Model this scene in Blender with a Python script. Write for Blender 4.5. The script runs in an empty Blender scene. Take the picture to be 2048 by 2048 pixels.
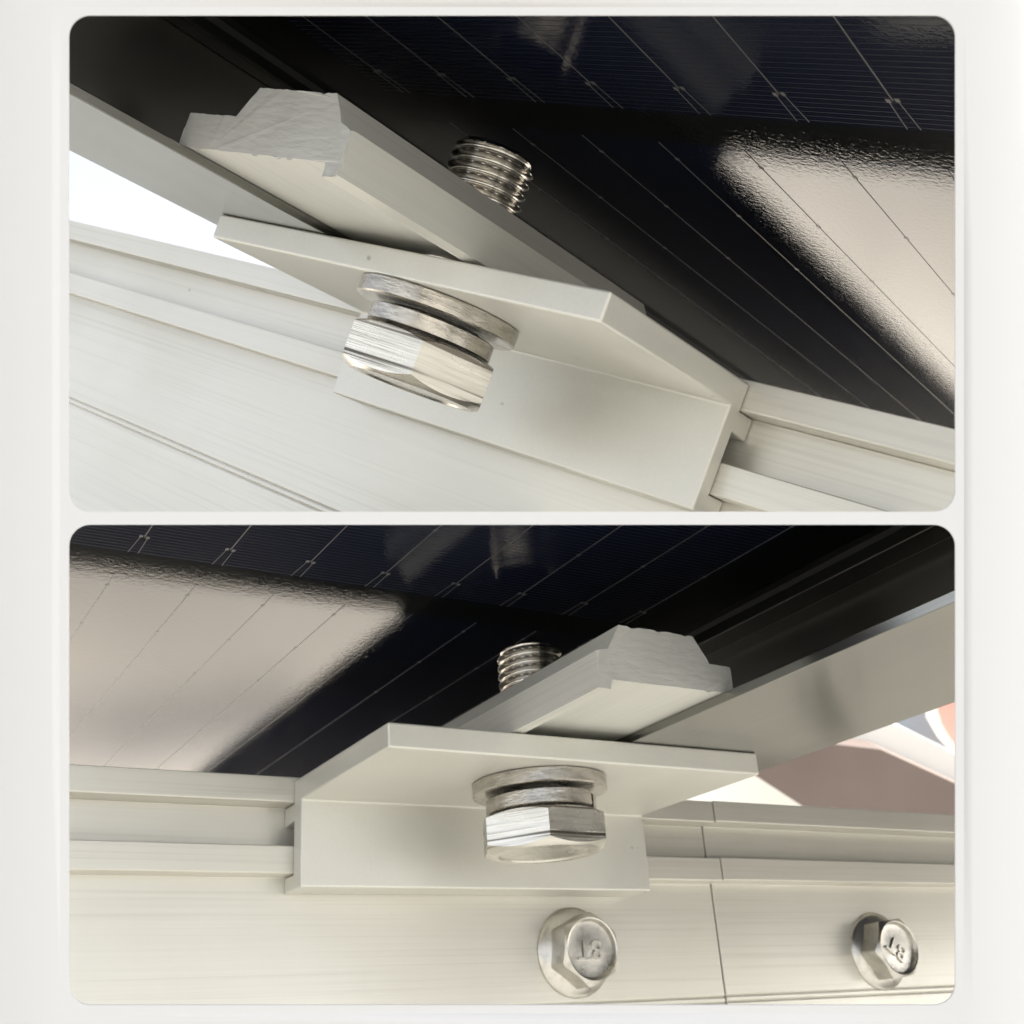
import bpy, bmesh, math, random
from mathutils import Vector, Matrix
from mathutils.geometry import delaunay_2d_cdt
random.seed(4)
scn = bpy.context.scene
COL = scn.collection

# ------------------------------------------------------------------ camera, sky, sun, exposure
FPX = 2350.0                       # focal length in photograph pixels (2048 wide)
PITCH = math.radians(14)
CAM_H = 1.3
SUN_EL, SUN_AZ = math.radians(40), math.radians(88)   # azimuth: 0 = straight ahead of the camera (+Y), clockwise
cd = bpy.data.cameras.new('camera')
cam = bpy.data.objects.new('camera', cd); COL.objects.link(cam); scn.camera = cam
cd.sensor_width = 36.0
cd.lens = 36.0 * FPX / 2048.0
cd.clip_start = 0.01; cd.clip_end = 500
cam.location = (0, 0, CAM_H)
cam.rotation_euler = (math.radians(90) + PITCH, 0, 0)
cd.dof.use_dof = True; cd.dof.focus_distance = 0.118; cd.dof.aperture_fstop = 110

w = bpy.data.worlds.new('World'); scn.world = w; w.use_nodes = True
wn = w.node_tree
sky = wn.nodes.new('ShaderNodeTexSky'); sky.sky_type = 'NISHITA'; sky.sun_disc = False
sky.sun_elevation = SUN_EL; sky.sun_rotation = SUN_AZ
sky.air_density = 1.0; sky.dust_density = 3.0; sky.ozone_density = 1.0
bg = wn.nodes['Background']; bg.inputs['Strength'].default_value = 0.12
hs = wn.nodes.new('ShaderNodeHueSaturation'); hs.inputs['Saturation'].default_value = 0.22   # thin high overcast
wn.links.new(sky.outputs[0], hs.inputs['Color']); wn.links.new(hs.outputs[0], bg.inputs['Color'])

sl = bpy.data.lights.new('sun', 'SUN'); sl.energy = 4.0; sl.angle = math.radians(2); sl.color = (1.0, 0.95, 0.86)
so = bpy.data.objects.new('sun', sl); COL.objects.link(so)
sd = Vector((math.sin(SUN_AZ) * math.cos(SUN_EL), math.cos(SUN_AZ) * math.cos(SUN_EL), math.sin(SUN_EL)))
so.rotation_euler = sd.to_track_quat('Z', 'Y').to_euler()
scn.view_settings.view_transform = 'Standard'; scn.view_settings.look = 'None'
scn.view_settings.exposure = 1.72; scn.view_settings.gamma = 1.0
scn.cycles.max_bounces = 8

# camera space (x right, y down, z forward; mm) -> world (m)
cp, sp = math.cos(PITCH), math.sin(PITCH)
C2W = Matrix(((1, 0, 0), (0, sp, cp), (0, -cp, sp)))
CAMPOS = Vector((0, 0, CAM_H))
def cam2world(v): return CAMPOS + (C2W @ Vector(v)) * 0.001
def ray(u, v): return Vector(((u - 1024) / FPX, (v - 1024) / FPX, 1.0))

# ------------------------------------------------------------------ materials
def new_mat(name):
    m = bpy.data.materials.new(name); m.use_nodes = True
    return m, m.node_tree, m.node_tree.nodes['Principled BSDF']
def node(nt, t, **k):
    n = nt.nodes.new(t)
    for a, b in k.items(): setattr(n, a, b)
    return n
def noise(nt, scale, detail=3, sc=(1, 1, 1), rough=0.5, coord='Object'):
    tc = node(nt, 'ShaderNodeTexCoord'); mp = node(nt, 'ShaderNodeMapping')
    mp.inputs['Scale'].default_value = sc
    nt.links.new(tc.outputs[coord], mp.inputs['Vector'])
    n = node(nt, 'ShaderNodeTexNoise'); n.inputs['Scale'].default_value = scale
    n.inputs['Detail'].default_value = detail; n.inputs['Roughness'].default_value = rough
    nt.links.new(mp.outputs[0], n.inputs['Vector']); return n
def ramp(nt, src, stops):
    r = node(nt, 'ShaderNodeValToRGB'); e = r.color_ramp.elements
    e[0].position, e[0].color = stops[0][0], (*stops[0][1], 1)
    e[1].position, e[1].color = stops[-1][0], (*stops[-1][1], 1)
    for p, c in stops[1:-1]:
        x = e.new(p); x.color = (*c, 1)
    nt.links.new(src, r.inputs[0]); return r
def bump(nt, bs, srcs, chain=None):
    last = chain
    for s, st, d in srcs:
        b = node(nt, 'ShaderNodeBump'); b.inputs['Strength'].default_value = st; b.inputs['Distance'].default_value = d
        nt.links.new(s, b.inputs['Height'])
        if last is not None: nt.links.new(last.outputs[0], b.inputs['Normal'])
        last = b
    nt.links.new(last.outputs[0], bs.inputs['Normal']); return last

def aluminium(name, c0, c1, metallic=0.45, rough=0.42, streak='x', sat=0.35, scratch=0.3, spots=True):
    m, nt, bs = new_mat(name)
    sc = {'x': (0.03, 1, 1), 'y': (1, 0.03, 1), None: (1, 1, 1)}[streak]
    n1 = noise(nt, 2300, 4, {'x': (0.006, 1, 1), 'y': (1, 0.006, 1), None: (1, 1, 1)}[streak], 0.7); n2 = noise(nt, 60, 3, (1, 1, 1) if streak is None else tuple(min(1, q * 2) for q in sc))
    mixf = node(nt, 'ShaderNodeMix', data_type='FLOAT'); mixf.inputs[0].default_value = 0.55
    nt.links.new(n1.outputs[0], mixf.inputs[2]); nt.links.new(n2.outputs[0], mixf.inputs[3])
    r = ramp(nt, mixf.outputs[0], [(0.25, c0), (0.75, c1)])
    col = r.outputs[0]
    if spots:   # small dark specks of dirt
        vo = noise(nt, 260, 2, (1, 1, 1)); sp_ = ramp(nt, vo.outputs[0], [(0.745, (1, 1, 1)), (0.775, (0.35, 0.33, 0.3))])
        mx = node(nt, 'ShaderNodeMix', data_type='RGBA', blend_type='MULTIPLY'); mx.inputs[0].default_value = 0.7
        nt.links.new(col, mx.inputs[6]); nt.links.new(sp_.outputs[0], mx.inputs[7]); col = mx.outputs[2]
    if streak:
        dl = noise(nt, 2400, 3, {'x': (0.006, 1, 1), 'y': (1, 0.006, 1)}[streak], 0.4); dr = ramp(nt, dl.outputs[0], [(0.36, (0.80, 0.79, 0.77)), (0.44, (1, 1, 1))])
        mx = node(nt, 'ShaderNodeMix', data_type='RGBA', blend_type='MULTIPLY'); mx.inputs[0].default_value = 0.32
        nt.links.new(col, mx.inputs[6]); nt.links.new(dr.outputs[0], mx.inputs[7]); col = mx.outputs[2]
    sm = noise(nt, 28, 4); sr_ = ramp(nt, sm.outputs[0], [(0.35, (0.93, 0.925, 0.91)), (0.65, (1, 1, 1))])    # handling marks
    mx = node(nt, 'ShaderNodeMix', data_type='RGBA', blend_type='MULTIPLY'); mx.inputs[0].default_value = 1.0
    nt.links.new(col, mx.inputs[6]); nt.links.new(sr_.outputs[0], mx.inputs[7]); col = mx.outputs[2]
    nt.links.new(col, bs.inputs['Base Color'])
    bs.inputs['Metallic'].default_value = metallic
    rr = node(nt, 'ShaderNodeMapRange'); rr.inputs['To Min'].default_value = rough - 0.07; rr.inputs['To Max'].default_value = rough + 0.1
    nt.links.new(n2.outputs[0], rr.inputs[0]); nt.links.new(rr.outputs[0], bs.inputs['Roughness'])
    fine = noise(nt, 5000, 2, (1, 1, 1))
    bump(nt, bs, [(n1.outputs[0], scratch, 0.00003), (fine.outputs[0], 0.15, 0.00002)])
    return m
M = {}
M['rail'] = aluminium('rail_aluminium', (0.60, 0.585, 0.535), (0.68, 0.665, 0.605), 0.45, 0.34, 'x', scratch=0.5)
M['bracket'] = aluminium('bracket_aluminium', (0.60, 0.595, 0.555), (0.68, 0.675, 0.63), 0.5, 0.42, None, scratch=0.12)
M['clamp'] = aluminium('clamp_aluminium', (0.56, 0.56, 0.525), (0.65, 0.65, 0.605), 0.35, 0.42, 'y', scratch=0.25)
M['frame'] = aluminium('frame_aluminium', (0.235, 0.235, 0.225), (0.27, 0.27, 0.255), 1.0, 0.17, 'y', scratch=0.05)

# sawn end faces of the clamp
m, nt, bs = new_mat('sawn_aluminium')
n1 = noise(nt, 160, 5, (1, 1, 0.8)); r = ramp(nt, n1.outputs[0], [(0.3, (0.50, 0.50, 0.48)), (0.7, (0.57, 0.57, 0.545))])
nt.links.new(r.outputs[0], bs.inputs['Base Color']); bs.inputs['Metallic'].default_value = 0.4; bs.inputs['Roughness'].default_value = 0.5
n2 = noise(nt, 1400, 4, (0.25, 1, 1)); bump(nt, bs, [(n1.outputs[0], 0.5, 0.0002), (n2.outputs[0], 0.8, 0.00012)])
M['sawn'] = m

def steel(name, col, rough, streak, strength, scale=700, dark=0.72, wave=0.00006):
    m, nt, bs = new_mat(name)
    n1 = noise(nt, scale, 3, streak, 0.7); n2 = noise(nt, 2500, 3, (1, 1, 1)); n3 = noise(nt, 180, 2)
    r = ramp(nt, n1.outputs[0], [(0.3, tuple(c * dark for c in col)), (0.55, col)])
    tm = noise(nt, 1500, 2, (0.02, 0.02, 1), 0.5); tr = ramp(nt, tm.outputs[0], [(0.36, (0.22, 0.2, 0.18)), (0.45, (1, 1, 1))])
    mx = node(nt, 'ShaderNodeMix', data_type='RGBA', blend_type='MULTIPLY'); mx.inputs[0].default_value = 0.9 if 'stainless' in name else 0.0
    nt.links.new(r.outputs[0], mx.inputs[6]); nt.links.new(tr.outputs[0], mx.inputs[7])
    nt.links.new(mx.outputs[2], bs.inputs['Base Color'])
    bs.inputs['Metallic'].default_value = 1.0
    rr = node(nt, 'ShaderNodeMapRange'); rr.inputs['To Min'].default_value = rough * 0.6; rr.inputs['To Max'].default_value = rough * 1.5
    nt.links.new(n3.outputs[0], rr.inputs[0]); nt.links.new(rr.outputs[0], bs.inputs['Roughness'])
    bump(nt, bs, [(n3.outputs[0], 0.5, wave), (n1.outputs[0], strength, 0.00016), (n2.outputs[0], 0.25, 0.00004)])
    return m
M['steel'] = steel('stainless_steel', (0.66, 0.64, 0.59), 0.25, (0.035, 0.035, 1.5), 0.55, 900, 0.6, 0.00015)
M['washer'] = steel('washer_steel', (0.50, 0.475, 0.435), 0.25, (0.25, 0.25, 1), 0.6, 1100, 0.6, 0.00012)
M['thread'] = steel('thread_steel', (0.66, 0.63, 0.58), 0.2, (1, 1, 1), 0.05, 700, 0.85, 0.00001)
M['screw'] = steel('screw_steel', (0.60, 0.58, 0.535), 0.3, (1, 1, 1), 0.12, 700, 0.8, 0.00003)

def glass(name, col, rough=0.012):
    m, nt, bs = new_mat(name)
    bs.inputs['Base Color'].default_value = (*col, 1)
    bs.inputs['Roughness'].default_value = rough
    bs.inputs['IOR'].default_value = 1.55
    n1 = noise(nt, 1500, 3, (1, 1, 1), 0.6); n2 = noise(nt, 350, 2, (1, 1, 1))
    bump(nt, bs, [(n2.outputs[0], 0.02, 0.00010), (n1.outputs[0], 0.32, 0.00005)])
    return m
M['sheet'] = glass('black_back_sheet', (0.004, 0.0045, 0.005))
M['cell'] = glass('navy_cell', (0.005, 0.007, 0.018))
def plain(name, col, rough=0.6, metallic=0.0, nz=None):
    m, nt, bs = new_mat(name)
    bs.inputs['Roughness'].default_value = rough; bs.inputs['Metallic'].default_value = metallic
    if nz:
        n = noise(nt, nz[0], 5); r = ramp(nt, n.outputs[0], [(0.3, tuple(c * (1 - nz[1]) for c in col)), (0.7, tuple(min(1, c * (1 + nz[1])) for c in col))])
        nt.links.new(r.outputs[0], bs.inputs['Base Color'])
        bump(nt, bs, [(n.outputs[0], 0.3, 0.002)])
    else: bs.inputs['Base Color'].default_value = (*col, 1)
    return m
M['wire'] = plain('tinned_wire', (0.2, 0.198, 0.19), 0.35, 0.7)
M['finger'] = plain('silver_finger_print', (0.018, 0.018, 0.021), 0.4)
M['sealant'] = plain('dark_sealant', (0.012, 0.013, 0.013), 0.45)
M['card'] = plain('white_card', (0.59, 0.59, 0.60), 0.8)
M['ground'] = plain('pale_concrete', (0.62, 0.57, 0.50), 0.9, 0, (0.9, 0.25))
M['near_shade'] = plain('near_shade_grey', (0.28, 0.275, 0.255), 0.9, 0, (3, 0.15))  # near ground made darker in colour, as if shaded
M['array_shade'] = plain('array_shade_dark', (0.045, 0.042, 0.036), 0.95, 0, (5, 0.3))  # shade under the array, put into the colour
M['brown'] = plain('brown_timber', (0.15, 0.115, 0.10), 0.7, 0, (4, 0.1))
M['white'] = plain('white_paint', (0.8, 0.8, 0.77), 0.5)
M['blue'] = plain('blue_grey_paint', (0.28, 0.33, 0.39), 0.6)
M['red'] = plain('red_cloth', (0.75, 0.36, 0.30), 0.7)

# ------------------------------------------------------------------ helpers
def tag(o, label=None, cat=None, group=None, kind=None):
    if label: o['label'] = label
    if cat: o['category'] = cat
    if group: o['group'] = group
    if kind: o['kind'] = kind
    return o

class Assembly:
    """One rail joint, modelled in millimetres: x along the rail, y away from the viewer, z up. side = -1 mirrors x."""
    def __init__(s, par, side, keep):
        s.p = par; s.side = side
        s.R = C2W @ Matrix(par['M']); s.t = Vector(par['t']); s.Mc = Matrix(par['M']); s.keep = keep
    def loc(s, x, y, z): return Vector((s.side * x, y, z))
    def thing(s, name, base, label, cat, group=None):
        o = bpy.data.objects.new(name, None); COL.objects.link(o); o.empty_display_size = 0.005
        b = s.loc(*base)
        o.matrix_world = Matrix.Translation(cam2world(s.Mc @ b + s.t)) @ s.R.to_4x4()
        o['base'] = tuple(b)
        return tag(o, label, cat, group)
    def mesh(s, name, verts, faces, mat, parent, bevel=0.0, smooth=False, clip=False, recalc=True, seg=2, mats=None, fm=None, label=None, kind=None):
        b = Vector(parent['base']) if 'base' in parent else Vector(parent.parent['base'])
        bm = bmesh.new()
        vs = [bm.verts.new(Vector((s.side * v[0], v[1], v[2]))) for v in verts]
        for i, f in enumerate(faces):
            try: nf = bm.faces.new([vs[k] for k in f])
            except ValueError: continue
            if fm: nf.material_index = fm[i]
        if recalc: bmesh.ops.recalc_face_normals(bm, faces=bm.faces)
        elif s.side < 0: bmesh.ops.reverse_faces(bm, faces=bm.faces)
        if clip:   # cut flush behind the card's bar ('near': only just behind the card)
            Mi = s.Mc.transposed(); o = Mi @ (-s.t)
            n = Mi @ Vector((0, FPX, -(1036.0 - 1024.0)))       # plane through the lens: v = 1036
            if s.keep == 'top': n = -n
            n2 = Mi @ Vector((0, 0, 1)); o2 = Mi @ (Vector((0, 0, 83.0)) - s.t)
            for oo, nn in (((o2, n2),) if clip == 'near' else ((o, n), (o2, n2))):
                g = bm.verts[:] + bm.edges[:] + bm.faces[:]
                bmesh.ops.bisect_plane(bm, geom=g, plane_co=oo, plane_no=nn, clear_inner=True, dist=1e-5)
                be = [e for e in bm.edges if e.is_boundary]
                if be and recalc: bmesh.ops.holes_fill(bm, edges=be, sides=0)
        for v in bm.verts: v.co = (v.co - b) * 0.001
        me = bpy.data.meshes.new(name); bm.to_mesh(me); bm.free()
        for mm in (mats or [mat]): me.materials.append(M[mm])
        if smooth: me.polygons.foreach_set('use_smooth', [True] * len(me.polygons))
        ob = bpy.data.objects.new(name, me); COL.objects.link(ob); ob.parent = parent
        if bevel:
            md = ob.modifiers.new('bevel', 'BEVEL'); md.width = bevel * 0.001; md.segments = seg; md.limit_method = 'ANGLE'; md.angle_limit = math.radians(25)
            md.harden_normals = False
        if label: ob['label'] = label
        if kind: ob['kind'] = kind
        return ob
    def prism(s, name, prof, axis, a0, a1, mat, parent, jag=0.0, endmat=None, **k):
        """profile extruded along axis: 'x' (prof = y,z) or 'y' (prof = x,z)"""
        n = len(prof)
        def P(q, a): return (a, q[0], q[1]) if axis == 'x' else (q[0], a, q[1])
        verts = [P(q, a0) for q in prof] + [P(q, a1) for q in prof]
        faces = [list(range(n)), list(range(2 * n - 1, n - 1, -1))] + [[i, (i + 1) % n, n + (i + 1) % n, n + i] for i in range(n)]
        mats = None; fm = None
        if endmat: mats = [mat, endmat]; fm = [1, 1] + [0] * n
        return s.mesh(name, verts, faces, mat, parent, mats=mats, fm=fm, **k)
    def lathe(s, name, rz, cx, cy, mat, parent, seg=96, a0=0.0, a1=2 * math.pi, slope=0.0, axis='z', **k):
        """rz = closed list of (radius, height) spun about an axis; slope lifts it round the turn (spring washer)"""
        full = abs(a1 - a0 - 2 * math.pi) < 1e-6; n = len(rz); cols = seg if full else seg + 1
        verts = []; faces = []
        for i in range(cols):
            a = a0 + (a1 - a0) * i / seg; dz = slope * (i / seg - .5)
            for r, z in rz: verts.append((cx + r * math.cos(a), cy + r * math.sin(a), z + dz))
        for i in range(seg):
            for j in range(n):
                a = i * n + j; b_ = i * n + (j + 1) % n; c = ((i + 1) % cols) * n + (j + 1) % n; d = ((i + 1) % cols) * n + j
                faces.append([a, b_, c, d])
        if not full: faces += [list(range(n)), list(range((cols - 1) * n, cols * n))]
        return s.mesh(name, verts, faces, mat, parent, **k)

def auto_smooth(o, ang=30):
    me = o.data
    me.polygons.foreach_set('use_smooth', [True] * len(me.polygons))
    bm = bmesh.new(); bm.from_mesh(me)
    for e in bm.edges:
        if len(e.link_faces) == 2 and e.calc_face_angle(0) > math.radians(ang): e.smooth = False
    bm.to_mesh(me); bm.free()

# ------------------------------------------------------------------ the two rail joints (fitted dimensions, mm)
PB = dict(D=33.28, EB=53.73, H=12.32, L=61.0, T=3.3, Zg=26.33, t_=3.22,
          c2=(36.39, 8.34), c3=(34.23, 11.84), c4=(22.47, 11.98), c5=(20.5, 8.64), c6=(18.73, 8.24), c7=(18.47, 3.45), c8=(20.24, 3.4), c9=(20.68, 4.63),
          e=9.55, fj=-4.4, g=3.89, h=3.58, hz0=-5.08, hz1=-9.8, rot=0.0617, sr=7.93, wr=9.75, xb=29.41, yb=-21.29, xin=42.31, xout=74.36, xs=79.46,
          zend=19.97, zfi=4.56, zgr=-28.55, zl1=-6.09, zl2=-10.01, zrt=3.89, zt2=-2.58, zu=0.07,
          M=[[0.863426, -0.500074, -0.066499], [0.163233, 0.401667, -0.901121], [0.477338, 0.767196, 0.428438]], t=[-32.1094, 42.869, 172.854])
PT = dict(D=30.17, EB=50.31, H=12.61, L=63.8, T=3.18, Zg=24.59, t_=2.6,
          c2=(36.59, 8.09), c3=(34.33, 11.22), c4=(22.43, 11.27), c5=(20.27, 8.5), c6=(18.72, 8.08), c7=(18.44, 3.69), c8=(20.31, 3.32), c9=(20.6, 4.7),
          e=9.5, fj=0.0, g=3.48, h=3.55, hz0=-4.92, hz1=-9.84, rot=0.8323, sr=7.48, wr=9.63, xb=30.0, yb=-20.92, xin=42.77, xout=73.9, xs=79.46,
          zend=18.77, zfi=4.23, zgr=-28.93, zl1=-6.25, zl2=-10.11, zrt=3.69, zt2=-2.63, zu=-0.01,
          M=[[0.73083, 0.590327, 0.342639], [0.272167, 0.208321, -0.939429], [-0.62595, 0.779818, -0.00842]], t=[26.072, -11.5016, 133.824])
TOP = Assembly(PT, -1, 'top'); BOT = Assembly(PB, 1, 'bottom')

def rail_profile(p, dy=0.0, dz=0.0):
    h, g = p['h'], p['g']; zg = p['zgr']; back = 38.0
    pr = [(0.0, p['zrt']), (0.0, p['zu'] + 0.15), (0.35, p['zu']), (g, p['zu']), (g, p['zl1']), (0.0, p['zl1']), (0.0, p['zl2'] + .1), (0.3, p['zl2']), (h, p['zl2'])]
    for k in (0.0, -0.95):      # two fine grooves drawn along the face
        pr += [(h, zg + k + 0.16), (h + 0.28, zg + k), (h, zg + k - 0.16)]
    pr += [(h, zg - 34.0), (back, zg - 34.0), (back, p['zrt'])]
    return [(a + dy, b + dz) for a, b in pr]

def build_rail(A, x0, x1, label, dy=0, dz=0):
    t = A.thing('mounting_rail', (x0, 19, A.p['zgr'] - 34), label, 'rail', 'aluminium mounting rails')
    A.prism('rail_body', rail_profile(A.p, dy, dz), 'x', x0, x1, 'rail', t, clip=True, bevel=0.14, seg=2)
    return t

def build_bracket(A, label):
    p = A.p; t = A.thing('rail_bracket', (p['L'] / 2, -p['D'] / 2, -p['H']), label, 'bracket', 'l shaped rail brackets')
    th, T, D, H, g, h = p['t_'], p['T'], p['D'], p['H'], p['g'], p['h']
    fr = 0.12
    pr = [(-D, T), (-D, 0.0), (-th, 0.0), (-th, -H), (h - fr, -H), (h - fr, p['zl2'] - .12), (-0.14, p['zl2'] - .12), (-0.14, p['zt2']), (g - fr, p['zt2'] - .3), (g - fr, p['zu'] - 0.1), (-0.12, p['zu'] - .1), (-0.12, T)]
    A.prism('bracket_body', pr, 'x', 0.0, p['L'], 'bracket', t, clip=(A.keep == 'top'), bevel=0.28, seg=3)
    return t

def build_clamp(A, label):
    p = A.p; t = A.thing('clamp_bar', (28, -p['EB'] / 2, p['T']), label, 'clamp bar', 'clamp bars holding the panel frames')
    o = 0.02; sh = 0.0
    tipx = p['xin'] + p['fj'] + 1.9
    base = [(tipx, p['zfi'] + .04), (tipx, p['c2'][1] - 0.1), p['c2'], p['c3'], p['c4'], p['c5'], p['c6'], p['c7'], p['c8'], p['c9']]
    # burrs on the sawn edge: subdivide the outline with slight jitter at the front end
    pts = []
    rnd = random.Random(7 if A.side > 0 else 9)
    n = len(base)
    for i in range(n):
        a, b = Vector(base[i]), Vector(base[(i + 1) % n]); L = (b - a).length; k = max(1, int(L / 0.6))
        for j in range(k):
            q = a.lerp(b, j / k); pts.append((q.x, q.y, j > 0))
    m = len(pts); y0, y1 = -p['EB'], 6.0
    def jit(x, z, s): return (x + rnd.uniform(-s, s) , z + rnd.uniform(-s, s) - (0.2 if rnd.random() < .04 else 0))
    ring0 = [(*jit(x, z, 0.035 if f else .03), y0 + rnd.uniform(-.05, .05)) for x, z, f in pts]
    ring1 = [(x, z, y0 + 0.5) for x, z, f in pts]; ring2 = [(x, z, y1) for x, z, f in pts]
    verts = [(x, y, z) for r in (ring0, ring1, ring2) for x, z, y in r]
    faces = [list(range(m)), list(range(3 * m - 1, 2 * m - 1, -1))]; fm = [1, 1]
    for q in range(2):
        for i in range(m):
            faces.append([q * m + i, q * m + (i + 1) % m, (q + 1) * m + (i + 1) % m, (q + 1) * m + i]); fm.append(0)
    A.mesh('clamp_body', verts, faces, 'clamp', t, mats=['clamp', 'sawn'], fm=fm)
    return t

def build_bolt(A, label):
    p = A.p; xb, yb = p['xb'], p['yb']
    t = A.thing('hex_bolt', (xb, yb, p['hz1']), label, 'bolt', 'hex bolts through the brackets')
    # head: hexagon with chamfered outer end
    z0, z1, e = p['hz0'], p['hz1'] - 0.55, p['e']; ap = e * math.cos(math.pi / 6); N = 144
    r0 = ap * 0.93; verts = []; faces = []
    rings = []
    def R(a):
        q = (a) % (math.pi / 3) - math.pi / 6
        return ap / math.cos(q)
    def edge(a):
        return z1 + (R(a) - r0) * math.tan(math.radians(27))
    def topedge(a): return z0 - max(0, (R(a) - ap * 1.0)) * 0.5
    levels = []
    for kind in ('c0', 't', 'te', 'e', 'r', 'r2', 'r3', 'c1'):
        ring = []
        for i in range(N):
            a = 2 * math.pi * i / N; aa = a + p['rot']
            if kind == 'c0': r, z = 4.0, z0
            elif kind == 't': r, z = min(R(a), ap * 1.0) - 0.02, z0
            elif kind == 'te': r, z = R(a), topedge(a) - .02
            elif kind == 'e': r, z = R(a), edge(a)
            elif kind == 'r': r, z = r0, z1
            elif kind == 'r2': r, z = r0 * 0.86, z1
            elif kind == 'r3': r, z = r0 * 0.82, z1 + 0.22
            else: r, z = 0.8, z1 + 0.25
            ring.append((xb + r * math.cos(aa), yb + r * math.sin(aa), z))
        levels.append(ring)
    for ring in levels: verts += ring
    K = len(levels)
    for q in range(K - 1):
        for i in range(N): faces.append([q * N + i, q * N + (i + 1) % N, (q + 1) * N + (i + 1) % N, (q + 1) * N + i])
    faces += [list(range(N)), list(range((K - 1) * N, K * N))]
    h_ = A.mesh('bolt_head', verts, faces, 'steel', t); auto_smooth(h_, 22)
    # spring washer, split, its ends slightly out of line
    sr = p['sr']; ri = 5.3; zt = -2.35; zb = z0 + .12
    sw = A.lathe('spring_washer', [(ri, zt - .25), (sr - .15, zt - .25), (sr, zt - .4), (sr, zb + .35), (sr - .15, zb + .2), (ri, zb + .2)], xb, yb, 'washer', t, seg=100,
            a0=math.radians(-52), a1=math.radians(303), slope=0.35); auto_smooth(sw, 25)
    wr = p['wr']
    fw = A.lathe('flat_washer', [(5.4, -0.06), (wr - .12, -0.06), (wr, -.2), (wr, -1.85), (wr - .25, -2.0), (5.4, -2.0)], xb, yb, 'washer', t, seg=120); auto_smooth(fw, 25)
    # shank with its thread
    pitch = 1.33; rM, rm = 4.93, 4.28; N = 96; zs = p['T'] + 1.0; ze = p['zend']; steps = int((ze - zs) / pitch * 24)
    verts = []; faces = []
    for k in range(steps + 1):
        z = zs + (ze - zs) * k / steps
        for i in range(N):
            a = 2 * math.pi * i / N
            ph = (z / pitch - A.side * i / N) % 1.0
            tri = 1 - abs(2 * ph - 1); tri = min(1.0, max(0.0, tri / 0.94)) ** 2.2
            r = rm + (rM - rm) * tri
            lim = rM - max(0, z - (ze - 0.9)) * 0.95
            r = min(r, max(lim, 3.9))
            verts.append((xb + r * math.cos(a), yb + r * math.sin(a), z))
    for k in range(steps):
        for i in range(N): faces.append([k * N + i, k * N + (i + 1) % N, (k + 1) * N + (i + 1) % N, (k + 1) * N + i])
    faces += [list(range(N)), list(range(steps * N, steps * N + N))]
    s_ = A.mesh('threaded_shank', verts, faces, 'thread', t); auto_smooth(s_, 40)
    return t

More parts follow.
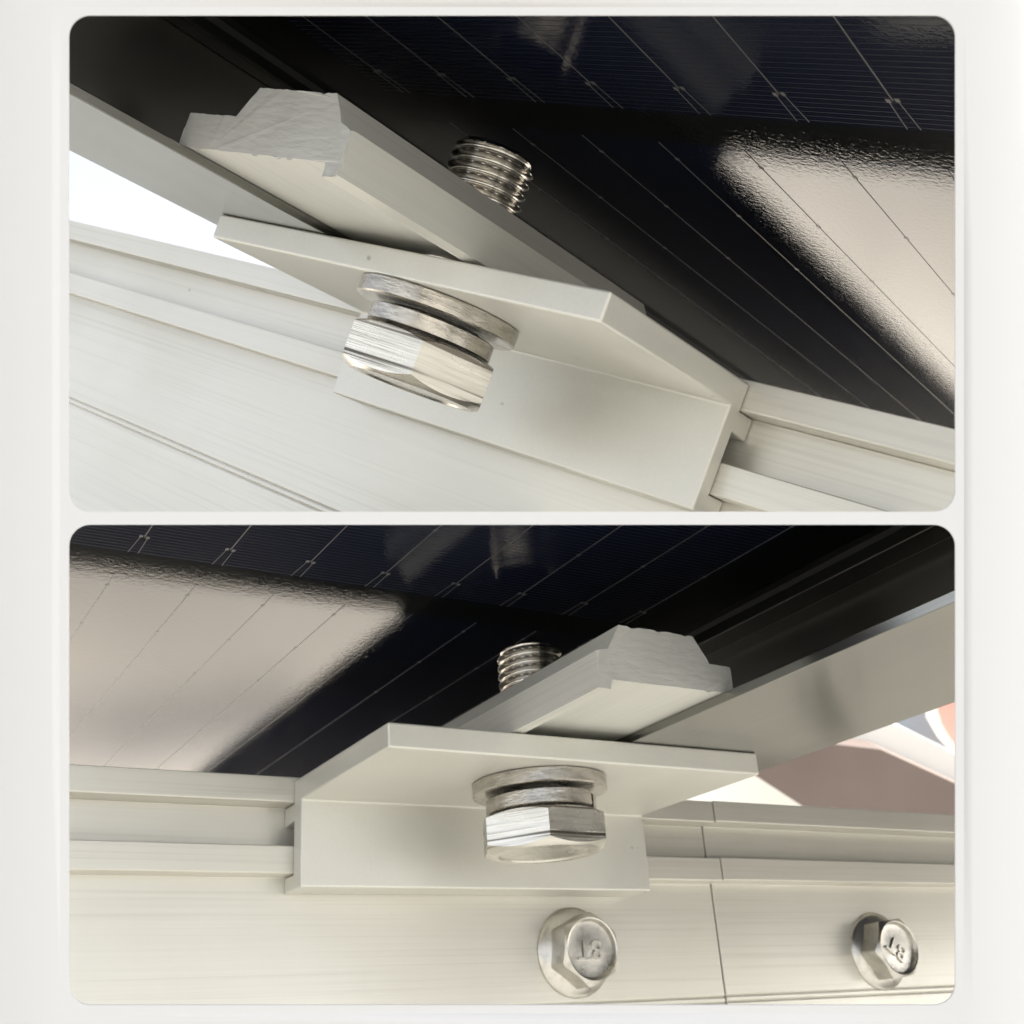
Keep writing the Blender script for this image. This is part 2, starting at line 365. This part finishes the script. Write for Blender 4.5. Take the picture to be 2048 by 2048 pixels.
def build_panel(A, label):
    cut = 'near' if A.keep == 'top' else True
    p = A.p; fj = p['fj']; xin, xout, T, zf, Zg = p['xin'] + fj, p['xout'] + fj, p['T'] + .03, p['zfi'], p['Zg']
    t = A.thing('solar_panel', (xout - 15, 0, T), label, 'solar panel', 'solar panels clamped on the rails')
    pr = [(xin, T), (xout, T), (xout, Zg + 6), (xout - 9, Zg + 6), (xout - 9, Zg + 4.2), (xout - 2, Zg + 4.2), (xout - 2, Zg - .2), (xout - 7, Zg - .2), (xout - 7, Zg - 1.7), (xout - 2, Zg - 1.7), (xout - 2, zf), (xin, zf)]
    A.prism('frame', pr, 'y', -150.0, 900.0, 'frame', t, clip=cut, bevel=0.08)
    A.prism('sealant_bead', [(xout - 9.2, Zg - .9), (xout - 7.05, Zg - 1.5), (xout - 7.05, Zg - .03), (xout - 9.2, Zg - .03)], 'y', -150.0, 900.0, 'sealant', t, clip=cut)
    X0 = -150.0
    A.prism('back_sheet', [(X0, Zg), (xout - 2.1, Zg), (xout - 2.1, Zg + 4.1), (X0, Zg + 4.1)], 'y', -150.0, 900.0, 'sheet', t, clip=cut)
    # cells sit in the sheet, a hair proud of it, with a dark gap between the rows
    ygap = (-22.0, -14.5)
    for (a, b) in ((-140.0, ygap[0]), (ygap[1], 165.0)):
        A.prism('solar_cell', [(X0 + 26, Zg - .02), (xout - 22, Zg - .02), (xout - 22, Zg + .5), (X0 + 26, Zg + .5)], 'y', a, b, 'cell', t, clip=cut)
    # bus wires, forked where they leave a cell, with their solder pads
    for k in range(-5, 6):
        x = 2.8 + 11.1 * k
        if x > xout - 22: continue
        def wire(xa, ya, xb_, yb_, w_=0.065, nm='bus_wire'):
            verts = [(xa - w_, ya, Zg - .06), (xa + w_, ya, Zg - .06), (xb_ + w_, yb_, Zg - .06), (xb_ - w_, yb_, Zg - .06),
                     (xa - w_, ya, Zg - .02), (xa + w_, ya, Zg - .02), (xb_ + w_, yb_, Zg - .02), (xb_ - w_, yb_, Zg - .02)]
            A.mesh(nm, verts, [(0, 1, 2, 3), (7, 6, 5, 4), (0, 4, 5, 1), (1, 5, 6, 2), (2, 6, 7, 3), (3, 7, 4, 0)], 'wire', t, clip=cut)
        wire(x, -120, x, -27.5)
        wire(x - .45, -27.6, x - .75, -22.2, .035); wire(x + .45, -27.6, x + .55, -22.2, .035)
        wire(x - .6, -14.3, x - .6, 150, .05)
        for (px, py) in ((x - .45, -27.6), (x + .45, -27.4), (x - .6, -10.0), (x, -43.0), (x, -62.0), (x - .6, 6.0), (x - .6, 24.0)):
            wire(px, py - .3, px, py + .3, 0.22, 'solder_pad')
    # printed contact fingers across the near cells
    verts = []; faces = []
    y = -118.0
    while y < ygap[0] - 0.3:
        n = len(verts); verts += [(X0 + 27, y, Zg - .03), (xout - 23, y, Zg - .03), (xout - 23, y + .06, Zg - .03), (X0 + 27, y + .06, Zg - .03)]; faces.append((n, n + 1, n + 2, n + 3)); y += 0.9
    A.mesh('finger_lines', verts, faces, 'finger', t, clip=cut, recalc=False, kind='stuff')
    return t

build_rail(TOP, -120.0, 200.0, 'silver rail under the upper bracket, grooved face sloping down to the right')
build_rail(BOT, -110.0, PB['xs'] - 0.1, 'long silver rail under the lower bracket, left of the fine upright seam')
build_rail(BOT, PB['xs'] + 0.12, 230.0, 'pale rail end to the right of the upright seam, holding the right screw', -0.12, 0.12)
build_bracket(TOP, 'silver angle bracket hooked on the upper, sloping rail')
build_bracket(BOT, 'silver angle bracket hooked on the lower, level rail')
build_clamp(TOP, 'sawn aluminium clamp bar on the upper bracket, its cut end facing left')
build_clamp(BOT, 'sawn aluminium clamp bar on the lower bracket, its cut end facing right')
build_bolt(TOP, 'bright hex bolt with two washers under the upper bracket, tilted to the right')
build_bolt(BOT, 'upright hex bolt with two washers under the lower bracket')
build_panel(TOP, 'dark solar panel above the upper bracket, grey frame running off to the left')
build_panel(BOT, 'dark solar panel above the lower bracket, grey frame running off to the right')

# ------------------------------------------------------------------ flange screws in the lower rail
def build_screw(A, x, z, rot, label, seed):
    h = A.p['h']; t = A.thing('flange_screw', (x, h, z), label, 'screw', 'flanged hex screws in the lower rail')
    def ringset(rings, N): 
        verts = []; faces = []
        for r in rings: verts += r
        K = len(rings)
        for q in range(K - 1):
            for i in range(N): faces.append([q * N + i, q * N + (i + 1) % N, (q + 1) * N + (i + 1) % N, (q + 1) * N + i])
        faces += [list(range(N)), list(range((K - 1) * N, K * N))]
        return verts, faces
    N = 96
    def ring(rf, k): return [(x + rf(2 * math.pi * i / N) * math.cos(2 * math.pi * i / N + rot), h - 0.02 - k(2 * math.pi * i / N) if callable(k) else h - 0.02 - k, z + rf(2 * math.pi * i / N) * math.sin(2 * math.pi * i / N + rot)) for i in range(N)]
    c = lambda v: (lambda a: v)
    fl = [ring(c(6.85), 0.0), ring(c(6.95), 0.25), ring(c(6.85), 0.5), ring(c(6.3), 0.85), ring(c(5.0), 1.4), ring(c(3.0), 1.6)]
    v, f = ringset(fl, N); o = A.mesh('flange', v, f, 'screw', t); auto_smooth(o, 40)
    ap = 5.0
    def R(a): return min(ap / math.cos(a % (math.pi / 3) - math.pi / 6), ap * 1.13)
    def edge(a): return 5.3 - (R(a) - 4.9) * 0.7
    hd = [ring(c(3.0), 1.0), ring(R, 1.0), ring(R, edge), ring(c(4.85), 5.5), ring(c(4.75), 5.6), ring(c(4.5), 5.5), ring(c(4.2), 4.75), ring(c(3.2), 4.68), ring(c(1.8), 4.74), ring(c(.4), 4.78)]
    v, f = ringset(hd, N); o = A.mesh('screw_head', v, f, 'screw', t); auto_smooth(o, 28)
    # raised letters on the dished top, upside down as the screw sits
    cu = bpy.data.curves.new('letters', 'FONT'); cu.body = 'BT'; cu.size = 4.2; cu.extrude = 0.3; cu.align_x = 'CENTER'; cu.align_y = 'CENTER'; cu.resolution_u = 3; cu.bevel_depth = 0.05
    tmp = bpy.data.objects.new('letters_tmp', cu); COL.objects.link(tmp)
    me = bpy.data.meshes.new_from_object(tmp.evaluated_get(bpy.context.evaluated_depsgraph_get()))
    bpy.data.objects.remove(tmp)
    ang = rot + seed; ca, sa = math.cos(ang), math.sin(ang)
    for vtx in me.vertices:
        X, Y, Z = vtx.co
        vtx.co = (Vector((X * ca - Y * sa, -4.78 - Z, X * sa + Y * ca))) * 0.001
    me.materials.clear(); me.materials.append(M['screw'])
    me.name = 'raised_letters'; ob = bpy.data.objects.new('raised_letters', me); COL.objects.link(ob); ob.parent = t
    return t
build_screw(BOT, 49.2, -21.0, 0.42, 'flanged hex screw beneath the bracket and bolt, left of the seam', math.pi - .42)
build_screw(BOT, 117.7, -21.75, 0.1, 'flanged hex screw at the far right of the rail, past the seam', math.pi - .75)

# ------------------------------------------------------------------ white card with two rounded openings
def build_card():
    d = 80.0; k = d / FPX
    def rr(u0, v0, u1, v1, r, n=14):
        pts = []
        for cx, cy, a0 in ((u1 - r, v0 + r, -90), (u1 - r, v1 - r, 0), (u0 + r, v1 - r, 90), (u0 + r, v0 + r, 180)):
            for i in range(n + 1):
                a = math.radians(a0 + 90 * i / n); pts.append((cx + r * math.cos(a), cy + r * math.sin(a)))
        return pts
    W1 = rr(137, 30, 1911, 1023.5, 43); W2 = rr(137, 1049.5, 1911, 2010.5, 43)
    u0, u1, v0, v1 = 120, 1928, 14, 2027
    outer = [(u0, v0), (u1, v0), (u1, v1), (u0, v1)]
    pts = [Vector(q) for q in outer + W1 + W2]
    def loop(s_, n): return [(s_ + i, s_ + (i + 1) % n) for i in range(n)]
    n1, n2 = len(W1), len(W2)
    edges = loop(0, 4) + loop(4, n1) + loop(4 + n1, n2)
    vv, ee, ff, *_ = delaunay_2d_cdt(pts, edges, [], 1, 1e-4)
    def inside(q, w):
        c = False; n = len(w)
        for i in range(n):
            a, b = w[i], w[(i + 1) % n]
            if (a[1] > q[1]) != (b[1] > q[1]) and q[0] < (b[0] - a[0]) * (q[1] - a[1]) / (b[1] - a[1]) + a[0]: c = not c
        return c
    bm = bmesh.new()
    def place(u, v):      # flat in the middle, the rim of the card rolls gently away
        du = max(0.0, u0 - u, u - u1) * k; dv = max(0.0, v0 - v, v - v1) * k
        z = d + 0.03 * du * du + 0.01 * dv * dv
        return cam2world(((u - 1024) * k, (v - 1024) * k, z)) 
    V = [bm.verts.new(place(*q)) for q in vv]; flat = set()
    for f in ff:
        c = sum((Vector(vv[i]) for i in f), Vector((0, 0))) / len(f)
        if inside(c, W1) or inside(c, W2): continue
        fc = bm.faces.new([V[i] for i in f]); fc.material_index = 0; flat.add(fc)
    us = [-70 + i * 19 for i in range(11)]; us[-1] = u0
    ur = [2048 - a for a in us][::-1]
    for U in (us, ur):
        g = [[bm.verts.new(place(u, v)) for u in U] for v in (-50, -30, -10, v0, 500, 1024, 1500, v1, 2058, 2078, 2098)]
        for a in range(len(g) - 1):
            for b in range(len(U) - 1): bm.faces.new((g[a][b], g[a][b + 1], g[a + 1][b + 1], g[a + 1][b]))
    for Vr in ((-50, -30, -10, v0), (v1, 2058, 2078, 2098)):
        g = [[bm.verts.new(place(u, v)) for u in (u0, 1024, u1)] for v in Vr]
        for a in range(3):
            for b in range(2): bm.faces.new((g[a][b], g[a][b + 1], g[a + 1][b + 1], g[a + 1][b]))
    for f in bm.faces: f.smooth = f not in flat
    bmesh.ops.remove_doubles(bm, verts=bm.verts, dist=2e-6)
    bm.normal_update()
    bmesh.ops.reverse_faces(bm, faces=[f for f in bm.faces if f.normal.y > 0])
    for e in bm.edges:
        if len(e.link_faces) == 2 and e.link_faces[0].smooth != e.link_faces[1].smooth: e.smooth = False
    o = cam2world((0, 0, d))
    for v in bm.verts: v.co -= o
    me = bpy.data.meshes.new('picture_mount'); bm.to_mesh(me); bm.free()
    me.materials.append(M['card'])
    ob = bpy.data.objects.new('picture_mount', me); COL.objects.link(ob); ob.location = o
    md = ob.modifiers.new('thickness', 'SOLIDIFY'); md.thickness = 0.00014; md.offset = -1
    tag(ob, 'white card mount with two rounded openings, one above the other', 'card mount')
build_card()

# ------------------------------------------------------------------ ground and the house seen past the lower frame
def sheet(name, pts, z, mat, kind='structure'):
    me = bpy.data.meshes.new(name); me.from_pydata([(x, y, z) for x, y in pts], [], [tuple(range(len(pts)))])
    me.materials.append(M[mat]); ob = bpy.data.objects.new(name, me); COL.objects.link(ob); tag(ob, kind=kind); return ob
sheet('ground', [(-200, -200), (200, -200), (200, 200), (-200, 200)], 0.0, 'ground')
sheet('near_shade_sheet', [(-14, -14), (14, -14), (14, 1.4), (-14, 1.4)], 0.004, 'near_shade')  # added unseen sheet that dims the near ground, standing in for shade
sheet('array_shade_sheet', [(1.3, -0.7), (5.0, -0.7), (6.0, 3.2), (1.9, 2.3)], 0.008, 'array_shade')  # added unseen dark sheet, stands in for shaded ground under the array
sheet('array_shade_sheet', [(-6, -1.0), (-1.3, -1.0), (-1.7, 2.1), (-6, 2.6)], 0.008, 'array_shade')  # its added counterpart on the left, shade as dark colour

def slab(name, px, dist, depth, mat, parent):
    """prism whose near outline is given in picture px at a distance (m) from the lens, going straight back"""
    near = [cam2world(ray(u, v) * dist * 1000) for u, v in px]; back = C2W @ Vector((0, 0, depth))
    n = len(px); o = parent.location
    verts = [q - o for q in near] + [q + back - o for q in near]
    faces = [list(range(n)), list(range(2 * n - 1, n - 1, -1))] + [[i, (i + 1) % n, n + (i + 1) % n, n + i] for i in range(n)]
    bm = bmesh.new(); vs = [bm.verts.new(v) for v in verts]
    for f in faces: bm.faces.new([vs[i] for i in f])
    bmesh.ops.recalc_face_normals(bm, faces=bm.faces)
    me = bpy.data.meshes.new(name); bm.to_mesh(me); bm.free(); me.materials.append(M[mat])
    ob = bpy.data.objects.new(name, me); COL.objects.link(ob); ob.parent = parent; return ob
house = bpy.data.objects.new('house', None); COL.objects.link(house); house.location = cam2world(ray(1750, 1560) * 2600)
tag(house, 'out of focus building corner seen under the lower frame, brown soffit between white boards', 'building')
slab('soffit', [(1495, 1541), (1640, 1485), (1762, 1499), (2010, 1612), (2010, 1700), (1740, 1700)], 2.5, 0.10, 'brown', house)
slab('white_board', [(1560, 1490), (1700, 1420), (1800, 1452), (2010, 1556), (2010, 1625), (1762, 1499), (1640, 1485)], 2.62, 0.06, 'white', house)
slab('white_gap_fill', [(1340, 1510), (1560, 1490), (1690, 1610), (1690, 1640), (1340, 1640)], 2.75, 0.05, 'white', house)  # added slab, whitens the gap where the dim horizon showed
slab('blue_wall', [(1700, 1380), (2010, 1250), (2010, 1600), (1790, 1470)], 2.8, 0.05, 'blue', house)
awn = bpy.data.objects.new('awning', None); COL.objects.link(awn); awn.location = cam2world(ray(1890, 1450) * 2700)
tag(awn, 'blurred red and white cloth hanging at the far right edge', 'awning')
slab('red_cloth', [(1880, 1395), (1880, 1425), (1888, 1450), (1905, 1478), (1935, 1512), (2010, 1560), (2010, 1330)], 2.70, 0.03, 'red', awn)
slab('white_hem', [(1858, 1400), (1857, 1436), (1880, 1476), (1925, 1525), (1935, 1512), (1905, 1478), (1888, 1450), (1880, 1425), (1880, 1395), (1885, 1360)], 2.71, 0.02, 'white', awn)
for o in list(bpy.data.objects):
    if 'base' in o: del o['base']
